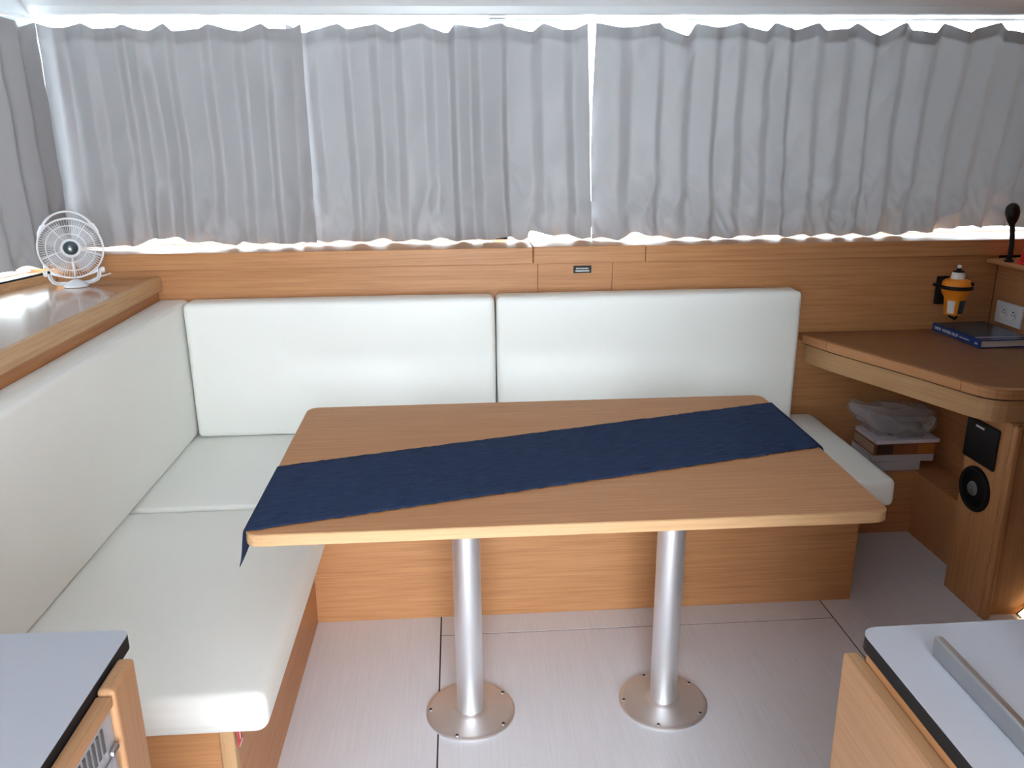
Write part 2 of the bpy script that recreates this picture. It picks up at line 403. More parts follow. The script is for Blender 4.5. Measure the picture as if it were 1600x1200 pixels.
cushion('backrest_cushion', -1.044, 0.041, 2.758, 2.866, ZC+0.004, 0.935, 'white vinyl backrest cushion in the middle, left of the seam on the back wall', 'cushion', 'backrest cushions', r=0.020, bulge=0.007)
cushion('backrest_cushion', 0.047, 1.162, 2.758, 2.866, ZC+0.004, 0.935, 'white vinyl backrest cushion on the back wall next to the desk', 'cushion', 'backrest cushions', r=0.020, bulge=0.007)

o_ = (-0.562, 2.2, 0)
sb = thing('bench_base', o_, 'oak veneer L-shaped bench base under the white seat cushions', 'bench')
box('front_panel', -0.562, 1.185, 2.2188, 2.2400, 0.0, ZT, 'wood_x', sb, bev=0.001, off=o_)
box('end_panel', 1.165, 1.185, 2.2400, 2.868, 0.0, ZT, 'wood_y', sb, off=o_)
box('side_panel', -0.582, -0.562, 1.325, 2.2188, 0.0, ZT, 'wood_y', sb, off=o_)
box('near_panel', -1.153, -0.590, 1.305, 1.325, 0.0, ZT, 'wood_x', sb, off=o_)
box('corner_strip', -0.590, -0.560, 1.303, 1.327, 0.0, ZT, 'edge_z', sb, bev=0.004, off=o_)
box('bench_top', -1.153, 1.165, 2.2400, 2.868, ZT-0.02, ZT-0.001, 'wood_x', sb, off=o_)
box('bench_top', -1.153, -0.582, 1.325, 2.2400, ZT-0.02, ZT-0.001, 'wood_y', sb, off=o_)
# little red tag hanging out under the near cushion
tg = thing('care_tag', (-0.554, 1.312, 0.300), 'tiny red and white tag hanging below the near seat cushion corner', 'tag')
bm = bmesh.new(); abox(bm, -0.001, 0.001, -0.002, 0.022, 0.0, 0.046); frombm('tag_body', bm, 'tag_red', tg)
bm = bmesh.new(); abox(bm, 0.001, 0.0016, 0.007, 0.011, 0.012, 0.046); abox(bm, 0.001, 0.0016, -0.002, 0.022, 0.0, 0.004); frombm('tag_print', bm, 'print_white', tg)

# ------------------------------------------------------------------ table
TZ = 0.70; o_ = (0.18, 1.7575, 0)
tb = thing('dining_table', o_, 'oak topped saloon table on two round aluminium pedestals', 'table')
tp = roundpoly([(-0.540, 1.457), (0.835, 1.457), (0.850, 2.288), (-0.546, 2.288)], 0.035, 8)
top = prism('tabletop', tp, TZ-0.026, TZ, 'wood_x', tb, bev=0.002, off=o_)
# solid wood edge band
def band(name, pts, t, z0, z1, mat, parent, off, closed=True, rng=None):
    n = len(pts); bm = bmesh.new(); idx = list(range(n)) if rng is None else rng
    rows = []
    for i in idx:
        p = Vector(pts[i]); a = Vector(pts[i-1]); c = Vector(pts[(i+1) % n])
        d1 = (p-a).normalized(); d2 = (c-p).normalized(); n1 = Vector((d1.y, -d1.x)); n2 = Vector((d2.y, -d2.x)); nn = (n1+n2)
        nn = nn/max(0.3, nn.length_squared/2)
        q = p+nn*t
        rows.append([bm.verts.new((p.x-off[0], p.y-off[1], z0-off[2])), bm.verts.new((q.x-off[0], q.y-off[1], z0+0.002-off[2])), bm.verts.new((q.x-off[0], q.y-off[1], z1-0.002-off[2])), bm.verts.new((p.x-off[0], p.y-off[1], z1-off[2]))])
    k = len(rows); m_ = k if closed else k-1
    for i in range(m_):
        a, c = rows[i], rows[(i+1) % k]
        for j in range(4): bm.faces.new((a[j], c[j], c[(j+1) % 4], a[(j+1) % 4]))
    if not closed: bm.faces.new(rows[0]); bm.faces.new(rows[-1][::-1])
    return frombm(name, bm, mat, parent)
band('edge_band', tp, 0.003, TZ-0.027, TZ+0.0003, 'edge_x', tb, o_)
for px in (-0.083, 0.441):
    c = (px-o_[0], 0.0, 0.0)
    lathe('leg', [(0.0345, 0.012), (0.0355, 0.014), (0.0355, TZ-0.0272), (0.034, TZ-0.0268)], 'aluminium', tb, 48, c)
    bp_ = lathe('base_plate', [(0.117, 0.0), (0.119, 0.002), (0.119, 0.006), (0.115, 0.0095), (0.106, 0.0105), (0.050, 0.013), (0.042, 0.0145), (0.0385, 0.0175), (0.0362, 0.018)], 'alu_plate', tb, 64, c)
    for k in range(5):
        a = math.radians(-110+72*k)
        sx, sy = c[0]+0.107*math.cos(a), c[1]+0.107*math.sin(a)
        sc_ = lathe('screw', [(0.0062, 0.0095), (0.0062, 0.0118), (0.0052, 0.0128), (0.0040, 0.0126), (0.0034, 0.0108)], 'screw_steel', bp_, 14, (sx, sy, 0))
        sc_.data.materials.append(MATS['dark_gap']); sc_.data.polygons[-1].material_index = 1
        for pf in sc_.data.polygons:
            cz_ = pf.center; rr_ = math.hypot(cz_.x-sx, cz_.y-sy)
            if rr_ < 0.0040: pf.material_index = 1

# runner: lies diagonally, its ends fold over the table edges
rn_o = (0.15, 1.83, TZ)
def runner():
    bm = bmesh.new(); uv = bm.loops.layers.uv.new('uv'); NU, NV = 120, 26
    L0, L1 = Vector((-0.545, 1.822)), Vector((-0.5445, 1.472))     # far / near corner at the left edge
    R0, R1 = Vector((0.853, 2.205)), Vector((0.848, 1.835))
    grid = []
    rr = random.Random(8)
    jit0 = [rr.uniform(-0.0025, 0.0025) for _ in range(NU+41)]; jit1 = [rr.uniform(-0.0025, 0.0025) for _ in range(NU+41)]
    cols = []
    for i in range(-14, NU+15):
        cols.append(i)
    for ci, i in enumerate(cols):
        row = []
        for j in range(NV+1):
            v = j/NV
            if 0 <= i <= NU:
                u = i/NU
                a = L0.lerp(R0, u); b_ = L1.lerp(R1, u); p = a.lerp(b_, v)
                if j == 0: p.y += jit0[ci]
                if j == NV: p.y += jit1[ci]
                z = 0.0018+0.0009*(1+noise.noise(Vector((p.x*9, p.y*9, 3))))
                e = min(u, 1-u)*1.39
                q = Vector((p.x, p.y, TZ+z))
            elif i < 0:
                k = -i/14.0; p = L0.lerp(L1, v)
                drop = (0.045+0.028*v)*k
                ang = min(1.0, k*2.2)
                q = Vector((p.x-0.004*math.sin(ang*PI/2)-0.010*k*k*(0.3+v)-0.006*math.sin(v*5)*k, p.y-0.018*k*v+0.004*k, TZ+0.0025-drop-0.002*k))
            else:
                k = (i-NU)/14.0; p = R0.lerp(R1, v); ang = min(1.0, k*2.2)
                q = Vector((p.x+0.005*math.sin(ang*PI/2)+0.004*k+0.004*math.sin(v*6)*k, p.y, TZ+0.0025-(0.05-0.02*v)*k))
            row.append((bm.verts.new(q-Vector(rn_o)), (i*0.0117, v*0.36)))
        grid.append(row)
    for a, c in zip(grid[:-1], grid[1:]):
        for j in range(NV):
            f_ = bm.faces.new((a[j][0], c[j][0], c[j+1][0], a[j+1][0]))
            for lp, (_, t) in zip(f_.loops, (a[j], c[j], c[j+1], a[j+1])): lp[uv].uv = t
    o = frombm('table_runner', bm, 'runner_cloth', None, True, rn_o)
    md = o.modifiers.new('thick', 'SOLIDIFY'); md.thickness = 0.0012; md.offset = 1.0 if False else 0.0
    return o
tag(runner(), 'dark navy woven cloth runner laid diagonally across the table', 'table runner')

# ------------------------------------------------------------------ curtains
def curtain(name, P0, P1, ztop, zbot, label, seed, pleat=0.055, amp=0.017, lean=None, hook=3, sag=0.016, hemfn=None, edge0=None, edge1=None, wr=1.4, tap=None):
    rr = random.Random(seed); P0 = Vector(P0); P1 = Vector(P1); L = (P1-P0).length; d = (P1-P0)/L; nrm = Vector((d.y, -d.x))   # towards the room
    knots = [0.0]
    while knots[-1] < L+0.15: knots.append(knots[-1]+pleat*(rr.uniform(0.85, 1.6) if len(knots) % 2 else rr.uniform(0.35, 0.8)))
    hgt = [(1 if i % 2 else -1)*rr.uniform(0.35, 1.0) for i in range(len(knots))]
    sg = [(rr.uniform(0.35, 1.6)*sag if (i % hook) else rr.uniform(0, 0.12)*sag) for i in range(len(knots))]
    hk = [0.0]
    while hk[-1] < L+0.2: hk.append(hk[-1]+rr.uniform(0.03, 0.085))
    hm = [(rr.uniform(0.45, 1.0) if i % 2 else rr.uniform(-0.1, 0.25)) for i in range(len(hk))]
    def interp(s, arr, soft=0.22, knots=knots):
        s = max(0.0, min(knots[-1]-1e-4, s))
        for i in range(len(knots)-1):
            if s <= knots[i+1]:
                t = (s-knots[i])/(knots[i+1]-knots[i])
                t = t*(1-soft)+soft*(t*t*(3-2*t))
                return arr[i]*(1-t)+arr[i+1]*t
        return arr[-1]
    NX = int(L/0.0062); NY = 84
    root = thing(name, (P0.x, P0.y, zbot), label, 'curtain', 'curtains across the saloon windows')
    off = Vector((P0.x, P0.y, zbot))
    def surf(s, v, push=0.0):
        ln = lean(s/L) if lean else 0.0
        sp = s-ln*v+0.030*noise.noise(Vector((s*2.6+seed, v*1.6, 5.5)))*v                           # position on the pleat pattern
        zt = ztop-interp(s, sg, 0.45)*(1.0)
        zb = zbot+(hemfn(s) if hemfn else 0.0)+0.017*interp(s, hm, 0.6, hk)
        z = zt+(zb-zt)*v
        a = amp*(0.55+0.55*math.sin(min(1.0, v*2.5)*PI/2))
        dsp = a*interp(sp, hgt)*(1.0+0.55*noise.noise(Vector((sp*9+seed, v*1.8, 2.2))))
        # slow drift of the pleats and crumpling towards the hem
        dsp += 0.014*noise.noise(Vector((s*2.1+seed, v*1.3, 0.3)))
        c1 = noise.noise(Vector((s*8+seed, v*4.0+s*5, 1.7))); c2 = noise.noise(Vector((s*17, v*10-s*9, 4.2+seed)))
        low = max(0.0, (v-0.55)/0.45)
        dsp += wr*(0.0042+0.0125*low**1.3)*(1-2*abs(c1)) + wr*(0.0006+0.0050*low)*(1-2*abs(c2))
        # gathers fanning out from the hooks just below the heading
        tpz = math.exp(-((v-0.10)/0.07)**2)
        dsp += 0.004*tpz*noise.noise(Vector((s*22+seed, v*9, 9.1)))
        e0 = edge0(v) if edge0 else 0.0; e1 = edge1(v) if edge1 else 0.0
        ss = s+e0*max(0.0, 1-s/0.22)+e1*max(0.0, 1-(L-s)/0.22)
        p = P0+d*ss+nrm*(dsp+push)
        return Vector((p.x, p.y, z))-off
    bm = bmesh.new(); G = [[bm.verts.new(surf(L*i/NX, j/NY)) for j in range(NY+1)] for i in range(NX+1)]
    for i in range(NX):
        for j in range(NY): bm.faces.new((G[i][j], G[i+1][j], G[i+1][j+1], G[i][j+1]))
    cl = frombm('cloth', bm, 'curtain', root, True)
    bm = bmesh.new(); NJ = 5; H = 0.058
    G = [[bm.verts.new(surf(L*i/NX, H*j/NJ, 0.0016)) for j in range(NJ+1)] for i in range(NX+1)]
    for i in range(NX):
        for j in range(NJ): bm.faces.new((G[i][j], G[i+1][j], G[i+1][j+1], G[i][j+1]))
    frombm('heading_tape', bm, 'curtain', root, True)
    return root
CY = 3.03
hem_a = lambda s: 0.010+0.055*math.exp(-((s-0.46)/0.09)**2)*0.5
curtain('curtain', (-1.492, CY-0.014), (-0.606, CY-0.014), 1.862, ZL+0.001, 'grey pleated curtain on the back windows behind the fan', 3, hemfn=lambda s: 0.004+0.030*max(0, 1-abs(s-0.36)/0.16), edge0=lambda v: -0.02*v, sag=0.015)
curtain('curtain', (-0.665, CY+0.022), (0.400, CY+0.022), 1.866, ZL+0.001, 'grey pleated curtain on the back windows left of the central gap', 11, hemfn=lambda s: (0.020 if s > 0.85 else 0.0)*max(0, 1-(s-0.85)/0.19)+0.002, edge1=lambda v: 0.026*v, sag=0.022)
curtain('curtain', (0.428, CY), (2.36, CY), 1.866, ZL+0.001, 'grey pleated curtain on the back windows right of the central gap', 23, pleat=0.060, amp=0.018, hemfn=lambda s: 0.020*math.exp(-((s-0.17)/0.06)**2)+(0.022 if s > 1.25 else 0.0)*min(1, (s-1.25)/0.2), edge0=lambda v: -0.009*math.sin(v*PI), lean=lambda u: -0.14*max(0.0, u-0.40)*1.6, sag=0.030, wr=1.9)
q0 = Vector((-1.478, 2.955)); q1 = Vector((LX(1.45)-0.035, 1.45))
curtain('curtain', q1, q0, 1.862, 1.058, 'grey pleated curtain hanging along the left side window', 31, hemfn=lambda s: 0.006, edge1=lambda v: 0.0, sag=0.018)
rail = thing('curtain_rail', (-1.5, CY, 1.870), 'white curtain rail along the top of the back windows', 'curtain rail')
box('rail_track', 0.0, 3.88, -0.006, 0.010, 0.0, 0.008, 'white_rail', rail)
rail2 = thing('curtain_rail', (q0.x, q0.y, 1.866), 'white curtain rail along the top of the left side window', 'curtain rail')
dv = q1-q0
bm = bmesh.new(); atube(bm, [(0, 0, 0.004), (dv.x, dv.y, 0.004)], 0.006, 8); frombm('rail_track', bm, 'white_rail', rail2)

# ------------------------------------------------------------------ desk corner
DZ = 0.757; o_ = (1.5, 2.5, DZ)
dk = thing('chart_desk', o_, 'wood chart desk with a curved front edge in the right corner', 'desk')
edge = [(1.205, 2.868), (1.222, 2.835), (1.262, 2.678), (1.360, 2.439)]
core = roundpoly([(1.205, 2.868), (1.228, 2.80), (1.262, 2.680), (1.365, 2.430), (1.486, 2.105), (2.41, 2.095), (2.41, 2.868)], [0, 0.03, 0.05, 0.06, 0.06, 0, 0], 8)
core = core[::1]
prism('desktop', core, DZ-0.028, DZ, 'desk_wood', dk, bev=0.001, off=o_)
ins = [i for i, p in enumerate(core) if p[1] < 2.868]
def pull(ps, t):
    out = []
    for i, p in enumerate(ps):
        a = Vector(ps[max(i-1, 0)]); c = Vector(ps[min(i+1, len(ps)-1)]); d_ = (c-a).normalized(); out.append((p[0]+d_.y*t, p[1]-d_.x*t))
    return out
line = [core[i] for i in range(len(core)) if core[i][1] < 2.8675]
def strip(name, ps, t0, t1, z0, z1, mat, parent, off):
    a = pull(ps, t0); c = pull(ps, t1); return prism(name, a+c[::-1], z0, z1, mat, parent, off=off, bev=0.0015)
# split the edge band into three lengths
def resample(ps, n):
    seg = [0]
    for a, c in zip(ps[:-1], ps[1:]): seg.append(seg[-1]+(Vector(c)-Vector(a)).length)
    out = []
    for i in range(n+1):
        t = seg[-1]*i/n
        for k in range(len(ps)-1):
            if t <= seg[k+1]+1e-9:
                u = (t-seg[k])/max(1e-9, seg[k+1]-seg[k]); out.append(tuple(Vector(ps[k]).lerp(Vector(ps[k+1]), u))); break
    return out
line = resample(line, 90)
k1 = min(range(len(line)), key=lambda i: abs(line[i][1]-2.70)); k2 = min((i for i in range(len(line)) if line[i][0] < 1.6), key=lambda i: abs(line[i][1]-2.19))
for a, c in ((0, k1), (k1, k2), (k2, 90)):
    ps = line[a:c+1]
    p0, p1 = Vector(ps[0]), Vector(ps[-1])
    ps = [tuple(p0+(Vector(ps[1])-p0).normalized()*0.0012)]+ps[1:-1]+[tuple(p1-(p1-Vector(ps[-2])).normalized()*0.0012)]
    strip('edge_band', ps, -0.002, 0.018, DZ-0.030, DZ+0.001, 'desk_edge', dk, o_)
strip('apron', line, -0.022, 0.004, DZ-0.105, DZ-0.038, 'apron_wood', dk, o_)

# lockers behind and beside the knee space
o_ = (1.6, 2.75, 0)
lk = thing('side_locker', o_, 'dark wood locker ledge against the back wall in the knee space', 'locker')
prism('ledge_body', [(1.19, 2.672), (1.63, 2.672), (1.63, 2.285), (1.775, 2.285), (1.775, 2.867), (1.19, 2.867)], 0.0, 0.25, 'wood_x', lk, bev=0.001, off=o_)
box('back_board', 1.755, 1.775, 2.285, 2.867, 0.25, DZ-0.03, 'wood_y', lk, off=o_)
o_ = (1.75, 2.15, 0)
ck = thing('desk_cabinet', o_, 'dark wood cabinet carrying the right end of the desk', 'cabinet')
box('side_panel', 1.545, 1.565, 2.085, 2.280, 0.0, DZ-0.106, 'wood_z', ck, off=o_)
box('front_panel', 1.568, 2.41, 2.078, 2.095, 0.035, DZ-0.106, 'wood_z', ck, off=o_)
box('plinth', 1.568, 2.41, 2.092, 2.106, 0.0, 0.035, 'wood_x', ck, off=o_)
box('corner_post', 1.543, 1.568, 2.062, 2.086, 0.0, DZ-0.106, 'wood_z', ck, bev=0.008, seg=3, off=o_)
box('rear_panel', 1.565, 2.41, 2.266, 2.280, 0.0, DZ-0.106, 'wood_z', ck, off=o_)
# upright wall section right of the desk, with a ledge on top
wj = struct(box('wall_side', 1.955, 1.975, 2.10, 2.868, DZ+0.002, 1.013, 'wood_y'))
box('wall_ledge', 1.893, 2.41, 2.10, 2.848, 1.014, 1.030, 'wood_y', wj, bev=0.003)

# glowing bar added low on the cabinet in place of a sunlit patch
lb = thing('sun_patch_bar', (1.665, 2.058, 0.012), 'glowing warm bar standing in for a sunlit patch on the dark cabinet front', 'light')
bm = bmesh.new(); atube(bm, [(0, 0, 0), (0.10, 0, 0.10)], 0.011, 10); frombm('glow_bar', bm, 'sun_glow', lb)
bm = bmesh.new(); atube(bm, [(-0.006, 0.005, -0.002), (0.106, 0.005, 0.104)], 0.0125, 10, flat=0.5); frombm('housing', bm, 'steel', lb)  # steel backing of the added bar, not a real fitting

# black panel and round loudspeaker on the cabinet side
X = 1.545
cp = thing('control_panel', (X, 2.205, 0.545), 'square black control panel on the cabinet side under the desk', 'control panel')
bm = bmesh.new(); abox(bm, -0.010, -0.0005, -0.078, 0.078, -0.064, 0.070, 0.004); frombm('face', bm, 'black_gloss', cp)
bm = bmesh.new(); q_ = random.Random(3); y_ = 0.0
while y_ < 0.042:
    wd = q_.uniform(0.003, 0.006); abox(bm, -0.0108, -0.0099, 0.030-min(y_+wd, 0.042), 0.030-y_, 0.049, 0.055); y_ += wd+0.0012
frombm('lettering', bm, 'print_white', cp)
sp = thing('loudspeaker', (X, 2.203, 0.392), 'round black loudspeaker with grey centre below the control panel', 'loudspeaker')
MX = Matrix.Rotation(-PI/2, 4, 'Y')
lathe('rim', [(0.074, 0.0005), (0.074, 0.006), (0.070, 0.011), (0.064, 0.011), (0.060, 0.007)], 'black_rubber', sp, 48, (0, 0, 0), MX)
lathe('cone', [(0.060, 0.006), (0.058, 0.0085), (0.045, 0.008), (0.024, 0.0070), (0.023, 0.0068)], 'black_gloss', sp, 48, (0, 0, 0), MX)
lathe('dust_cap', [(0.024, 0.0069), (0.020, 0.012), (0.012, 0.0148), (0.003, 0.0156)], 'speaker_grey', sp, 32, (0, 0.004, 0.0), MX)

# stack of books and the plastic bag
def stackbook(name, x0, x1, y0, y1, z0, z1, cover, pages, label, rz=0.0, spine=None):
    c = Vector(((x0+x1)/2, (y0+y1)/2, z0)); hx, hy, h = (x1-x0)/2, (y1-y0)/2, z1-z0; t = min(0.003, h*0.2)
    r = thing(name, c, label, 'book', 'books under the desk', rz)
    bm = bmesh.new(); abox(bm, -hx, hx, -hy, hy, 0, t); abox(bm, -hx, hx, -hy, hy, h-t, h); abox(bm, -hx, hx, -hy-0.001, -hy+0.002, 0, h); frombm('cover', bm, cover, r)
    box('pages', -hx+0.003, hx-0.003, -hy+0.002, hy-0.003, t, h-t, pages, r)
    if spine:
        box('spine_panel', -hx+0.01, -hx+0.075, -hy-0.0016, -hy-0.0009, t, h-t, spine[0], r); box('spine_panel', hx-0.075, hx-0.012, -hy-0.0016, -hy-0.0009, t, h-t, spine[1], r)
    return r
plain('spine_orange', (0.42, 0.15, 0.03), rough=0.5); plain('spine_dark', (0.05, 0.025, 0.02), rough=0.5)
stackbook('book', 1.440, 1.650, 2.69, 2.855, 0.2505, 0.286, 'book_grey', 'book_grey', 'thick grey book at the bottom of the pile under the desk', 0.02)
stackbook('book', 1.455, 1.700, 2.69, 2.855, 0.287, 0.315, 'book_grey', 'book_lilac', 'pale grey paperback second from the bottom of the pile', -0.03)
stackbook('book', 1.460, 1.705, 2.685, 2.855, 0.316, 0.360, 'book_brown', 'old_paper', 'thick brown and orange book with tan pages in the pile', 0.0, ('spine_dark', 'spine_orange'))
stackbook('book', 1.465, 1.712, 2.685, 2.855, 0.361, 0.375, 'book_lilac', 'paper', 'thin white book right under the plastic bag', 0.01)
bg_o = Vector((1.575, 2.765, 0.376))
bgt = thing('plastic_bag', bg_o, 'crumpled clear plastic bag with dark contents on top of the book pile', 'bag')
bm = bmesh.new(); bmesh.ops.create_icosphere(bm, subdivisions=3, radius=1.0)
for v in bm.verts:
    p = v.co.copy()
    q = Vector((math.copysign(abs(p.x)**0.55, p.x)*0.132, math.copysign(abs(p.y)**0.6, p.y)*0.075, (math.copysign(abs(p.z)**0.7, p.z)*0.5+0.5)*0.100))
    if p.x < -0.2: q.x -= 0.085*(-p.x-0.2)*(0.5+0.5*p.z if p.z > -0.4 else 0.1); q.z += 0.055*(-p.x-0.2)
    if p.x > 0.5: q.z += 0.02*(p.x-0.5)
    n1 = 1-2*abs(noise.noise(p*2.3)); n2 = 1-2*abs(noise.noise(p*5.1+Vector((3, 1, 7))))
    q += p*(0.014*n1+0.010*n2); q.z = max(0.0015, q.z); q.y = min(0.088, q.y); q.x = min(0.165, q.x)
    v.co = q
frombm('film', bm, 'bag_film', bgt, False)
box('contents', -0.055, 0.085, -0.062, 0.03, 0.008, 0.060, 'black_gloss', bgt, bev=0.012, seg=3)
box('contents', -0.035, 0.050, -0.066, -0.0625, 0.030, 0.050, 'book_grey', bgt)

# blue pilot book on the desk
bo = Vector((1.728, 2.562, DZ+0.0015))
bk = thing('pilot_book', bo, 'blue hardback pilot book lying on the chart desk', 'book', None, 0.02)
BW, BL, BH = 0.20, 0.288, 0.028
bm = bmesh.new(); abox(bm, 0, BW, 0, BL, 0, 0.003); abox(bm, 0, BW, 0, BL, BH-0.003, BH); abox(bm, -0.002, 0.003, 0, BL, 0, BH, 0.001)
cv = frombm('cover', bm, 'blue_cover', bk)
box('pages', 0.003, BW-0.004, 0.004, BL-0.004, 0.003, BH-0.003, 'paper', bk)
box('cover_picture', 0.012, BW-0.004, 0.055, BL-0.012, BH, BH+0.0004, 'blue_picture', bk)
box('cover_stripe', 0.008, BW-0.012, 0.040, 0.046, BH, BH+0.0004, 'print_cream', bk)
M_ = frame(Vector((-0.0022, BL-0.014, 0.0085)), Vector((0, -1, 0)), Vector((0, 0, 1)), Vector((-1, 0, 0)))
text('spine_title', 'GREEK WATERS PILOT', 0.0155, 'print_white', bk, M_, squash=0.92)
def dashes(bm, y0, y1, z, h, seed, xa, xb):       # small print, too fine to read
    q_ = random.Random(seed); y = y0
    while y < y1:
        wd = q_.uniform(0.0012, 0.0030); abox(bm, xa, xb, y, min(y+wd, y1), z-h/2, z+h/2); y += wd+0.0009
bm = bmesh.new(); dashes(bm, 0.062, 0.118, 0.0135, 0.0032, 5, -0.0026, -0.0020); frombm('spine_small_print', bm, 'print_cream', bk)
bm = bmesh.new()
for y_ in (0.028, 0.020): abox(bm, -0.0026, -0.0020, y_-0.005, y_, 0.009, 0.016)
frombm('spine_mark', bm, 'print_cream', bk)

# orange emergency beacon on the back wall
ep = thing('emergency_beacon', (1.765, 2.800, 0.815), 'orange emergency radio beacon with clear top in a black wall bracket', 'beacon'); ep.scale = (0.92, 0.92, 0.92); ep.location.y = 2.806; ep.location.z = 0.824
lathe('body', [(0.010, 0.003), (0.030, 0.003), (0.0345, 0.006), (0.0405, 0.070), (0.0425, 0.076), (0.052, 0.092), (0.0555, 0.103), (0.0555, 0.112)], 'orange', ep, 40)
lathe('collar', [(0.054, 0.108), (0.0595, 0.109), (0.0605, 0.112), (0.0605, 0.120), (0.0590, 0.123), (0.054, 0.124)], 'black_rubber', ep, 40)
lathe('upper_shell', [(0.0555, 0.121), (0.0555, 0.130), (0.053, 0.138), (0.046, 0.145), (0.028, 0.150), (0.020, 0.150)], 'orange', ep, 40)
lathe('lens', [(0.0265, 0.149), (0.0250, 0.168), (0.0225, 0.176), (0.006, 0.177)], 'print_white', ep, 32)
lathe('lens_cap', [(0.0235, 0.1765), (0.021, 0.180), (0.010, 0.184), (0.007, 0.192)], 'black_rubber', ep, 24)
box('antenna_tip', -0.006, 0.006, -0.006, 0.006, 0.192, 0.205, 'print_white', ep, bev=0.002)
def wrap_label(name, a0, a1, z0, z1, mat):
    bm = bmesh.new(); R = lambda z: 0.0345+(z-0.006)*0.006/0.064+0.0005; n = 8; g0 = []; g1 = []
    for i in range(n+1):
        a = math.radians(a0+(a1-a0)*i/n); g0.append(bm.verts.new((R(z0)*math.cos(a), R(z0)*math.sin(a), z0))); g1.append(bm.verts.new((R(z1)*math.cos(a), R(z1)*math.sin(a), z1)))
    for i in range(n): bm.faces.new((g0[i], g0[i+1], g1[i+1], g1[i]))
    return frombm(name, bm, mat, ep)
wrap_label('label', -160, -118, 0.012, 0.064, 'outlet_white'); wrap_label('label', -95, -35, 0.010, 0.066, 'label_navy')
box('bracket', -0.048, -0.002, 0.052, 0.069, 0.035, 0.150, 'black_rubber', ep, bev=0.003)
box('bracket_arm', -0.061, 0.070, 0.020, 0.068, 0.111, 0.121, 'black_rubber', ep, bev=0.002)
tube('lanyard', [(0.012, -0.01, 0.004), (0.016, -0.004, -0.010), (0.020, 0.01, -0.020), (0.006, 0.03, -0.012), (0.0, 0.05, 0.03)], 0.004, 'black_rubber', ep, 8)
box('switch', 0.022, 0.044, -0.046, -0.030, 0.126, 0.140, 'black_rubber', ep, bev=0.003)

# double socket plate on the right wall section
so = thing('wall_socket', (1.955, 2.752, 0.834), 'white double socket plate on the wall behind the blue book', 'socket')
bm = bmesh.new(); abox(bm, -0.010, -0.0005, -0.075, 0.075, -0.041, 0.041, 0.003); frombm('plate', bm, 'outlet_white', so)
for dy in (0.026, -0.026):
    lathe('socket_well', [(0.0195, 0.0102), (0.0200, 0.0118), (0.0185, 0.0118), (0.0165, 0.0104)], 'print_white', so, 28, (0, dy, 0.0), MX)
    bm = bmesh.new()
    for k in (-0.007, 0.007): alathe(bm, [(0.0026, 0.0104), (0.0026, 0.0110)], 10, (0, dy+k, 0.002), MX)
    abox(bm, -0.0112, -0.0104, dy-0.004, dy+0.004, 0.010, 0.014)
    frombm('pin_hole', bm, 'black_rubber', so)

# gooseneck lamp and the red cone at the frame's edge
gl = thing('reading_lamp', (1.912, 2.75, 1.030), 'black gooseneck reading lamp standing on the ledge beside the curtain', 'lamp')
lathe('foot', [(0.016, 0.0), (0.016, 0.004), (0.012, 0.008), (0.009, 0.009)], 'black_rubber', gl, 24)
tube('gooseneck', [(0, 0, 0.006), (0.001, 0, 0.03), (0.0, -0.001, 0.06), (-0.004, -0.002, 0.09), (-0.010, -0.004, 0.12), (-0.014, -0.006, 0.135)], 0.0085, 'black_rubber', gl, 12)
hx = Matrix.Rotation(-0.12, 4, 'Y')
hd = lathe('lamp_head', [(0.006, 0.0), (0.010, 0.012), (0.018, 0.026), (0.0235, 0.045), (0.0245, 0.060), (0.021, 0.076), (0.012, 0.086), (0.003, 0.089)], 'black_gloss', gl, 28, (-0.014, -0.006, 0.122), hx)
rc = thing('red_cone', (1.998, 2.68, 1.030), 'bright red plastic cone cut off by the right edge of the photo', 'cone')
lathe('shell', [(0.085, 0.0), (0.086, 0.004), (0.080, 0.006), (0.052, 0.160), (0.044, 0.164)], 'red', rc, 40)

# black name plate on the back wall
pl = thing('name_plate', (0.369, YB-0.0006, 1.013), 'tiny black plate with white print on the back wall panel', 'plate')
bm = bmesh.new(); abox(bm, -0.033, 0.033, -0.003, 0.0, -0.0135, 0.0135, 0.001); frombm('plate_body', bm, 'black_gloss', pl)
bm = bmesh.new(); rr = random.Random(2)
for z_, x0, x1, h in ((0.0035, -0.023, 0.022, 0.004), (-0.0055, -0.025, 0.025, 0.005)):
    x = x0
    while x < x1:
        wd = rr.uniform(0.0015, 0.004); abox(bm, x, min(x+wd, x1), -0.0036, -0.0029, z_-h/2, z_+h/2); x += wd+0.0011
frombm('print', bm, 'outlet_white', pl)

# ------------------------------------------------------------------ fan
fn = thing('desk_fan', (-1.358, 2.705, ZS), 'small white desk fan with round wire cage on the left shelf', 'fan', None, 0.43)
lathe('base', [(0.034, 0.0), (0.038, 0.002), (0.038, 0.007), (0.033, 0.011), (0.020, 0.019), (0.010, 0.024), (0.006, 0.025)], 'white_plastic', fn, 36)
HZ = 0.128; R_ = 0.096; tilt = math.radians(-8)
hm_ = Matrix.Translation((0, -0.006, HZ)) @ Matrix.Rotation(tilt, 4, 'X')     # head frame: -y is forward
T = lambda x, y, z: hm_ @ Vector((x, y, z))
yk = [(-0.074, 0, 0.048), (-0.073, 0, 0.035), (-0.066, 0, 0.020), (-0.052, 0, 0.013), (0, 0, 0.010), (0.052, 0, 0.013), (0.066, 0, 0.020), (0.073, 0, 0.035), (0.074, 0, 0.056)]
yb = tube('yoke', yk, 0.0065, 'white_plastic', fn, 10)
tube('yoke_trim', [(x*0.985, -0.0066, z+0.001) for x, y, z in yk], 0.0015, 'steel', yb, 6)
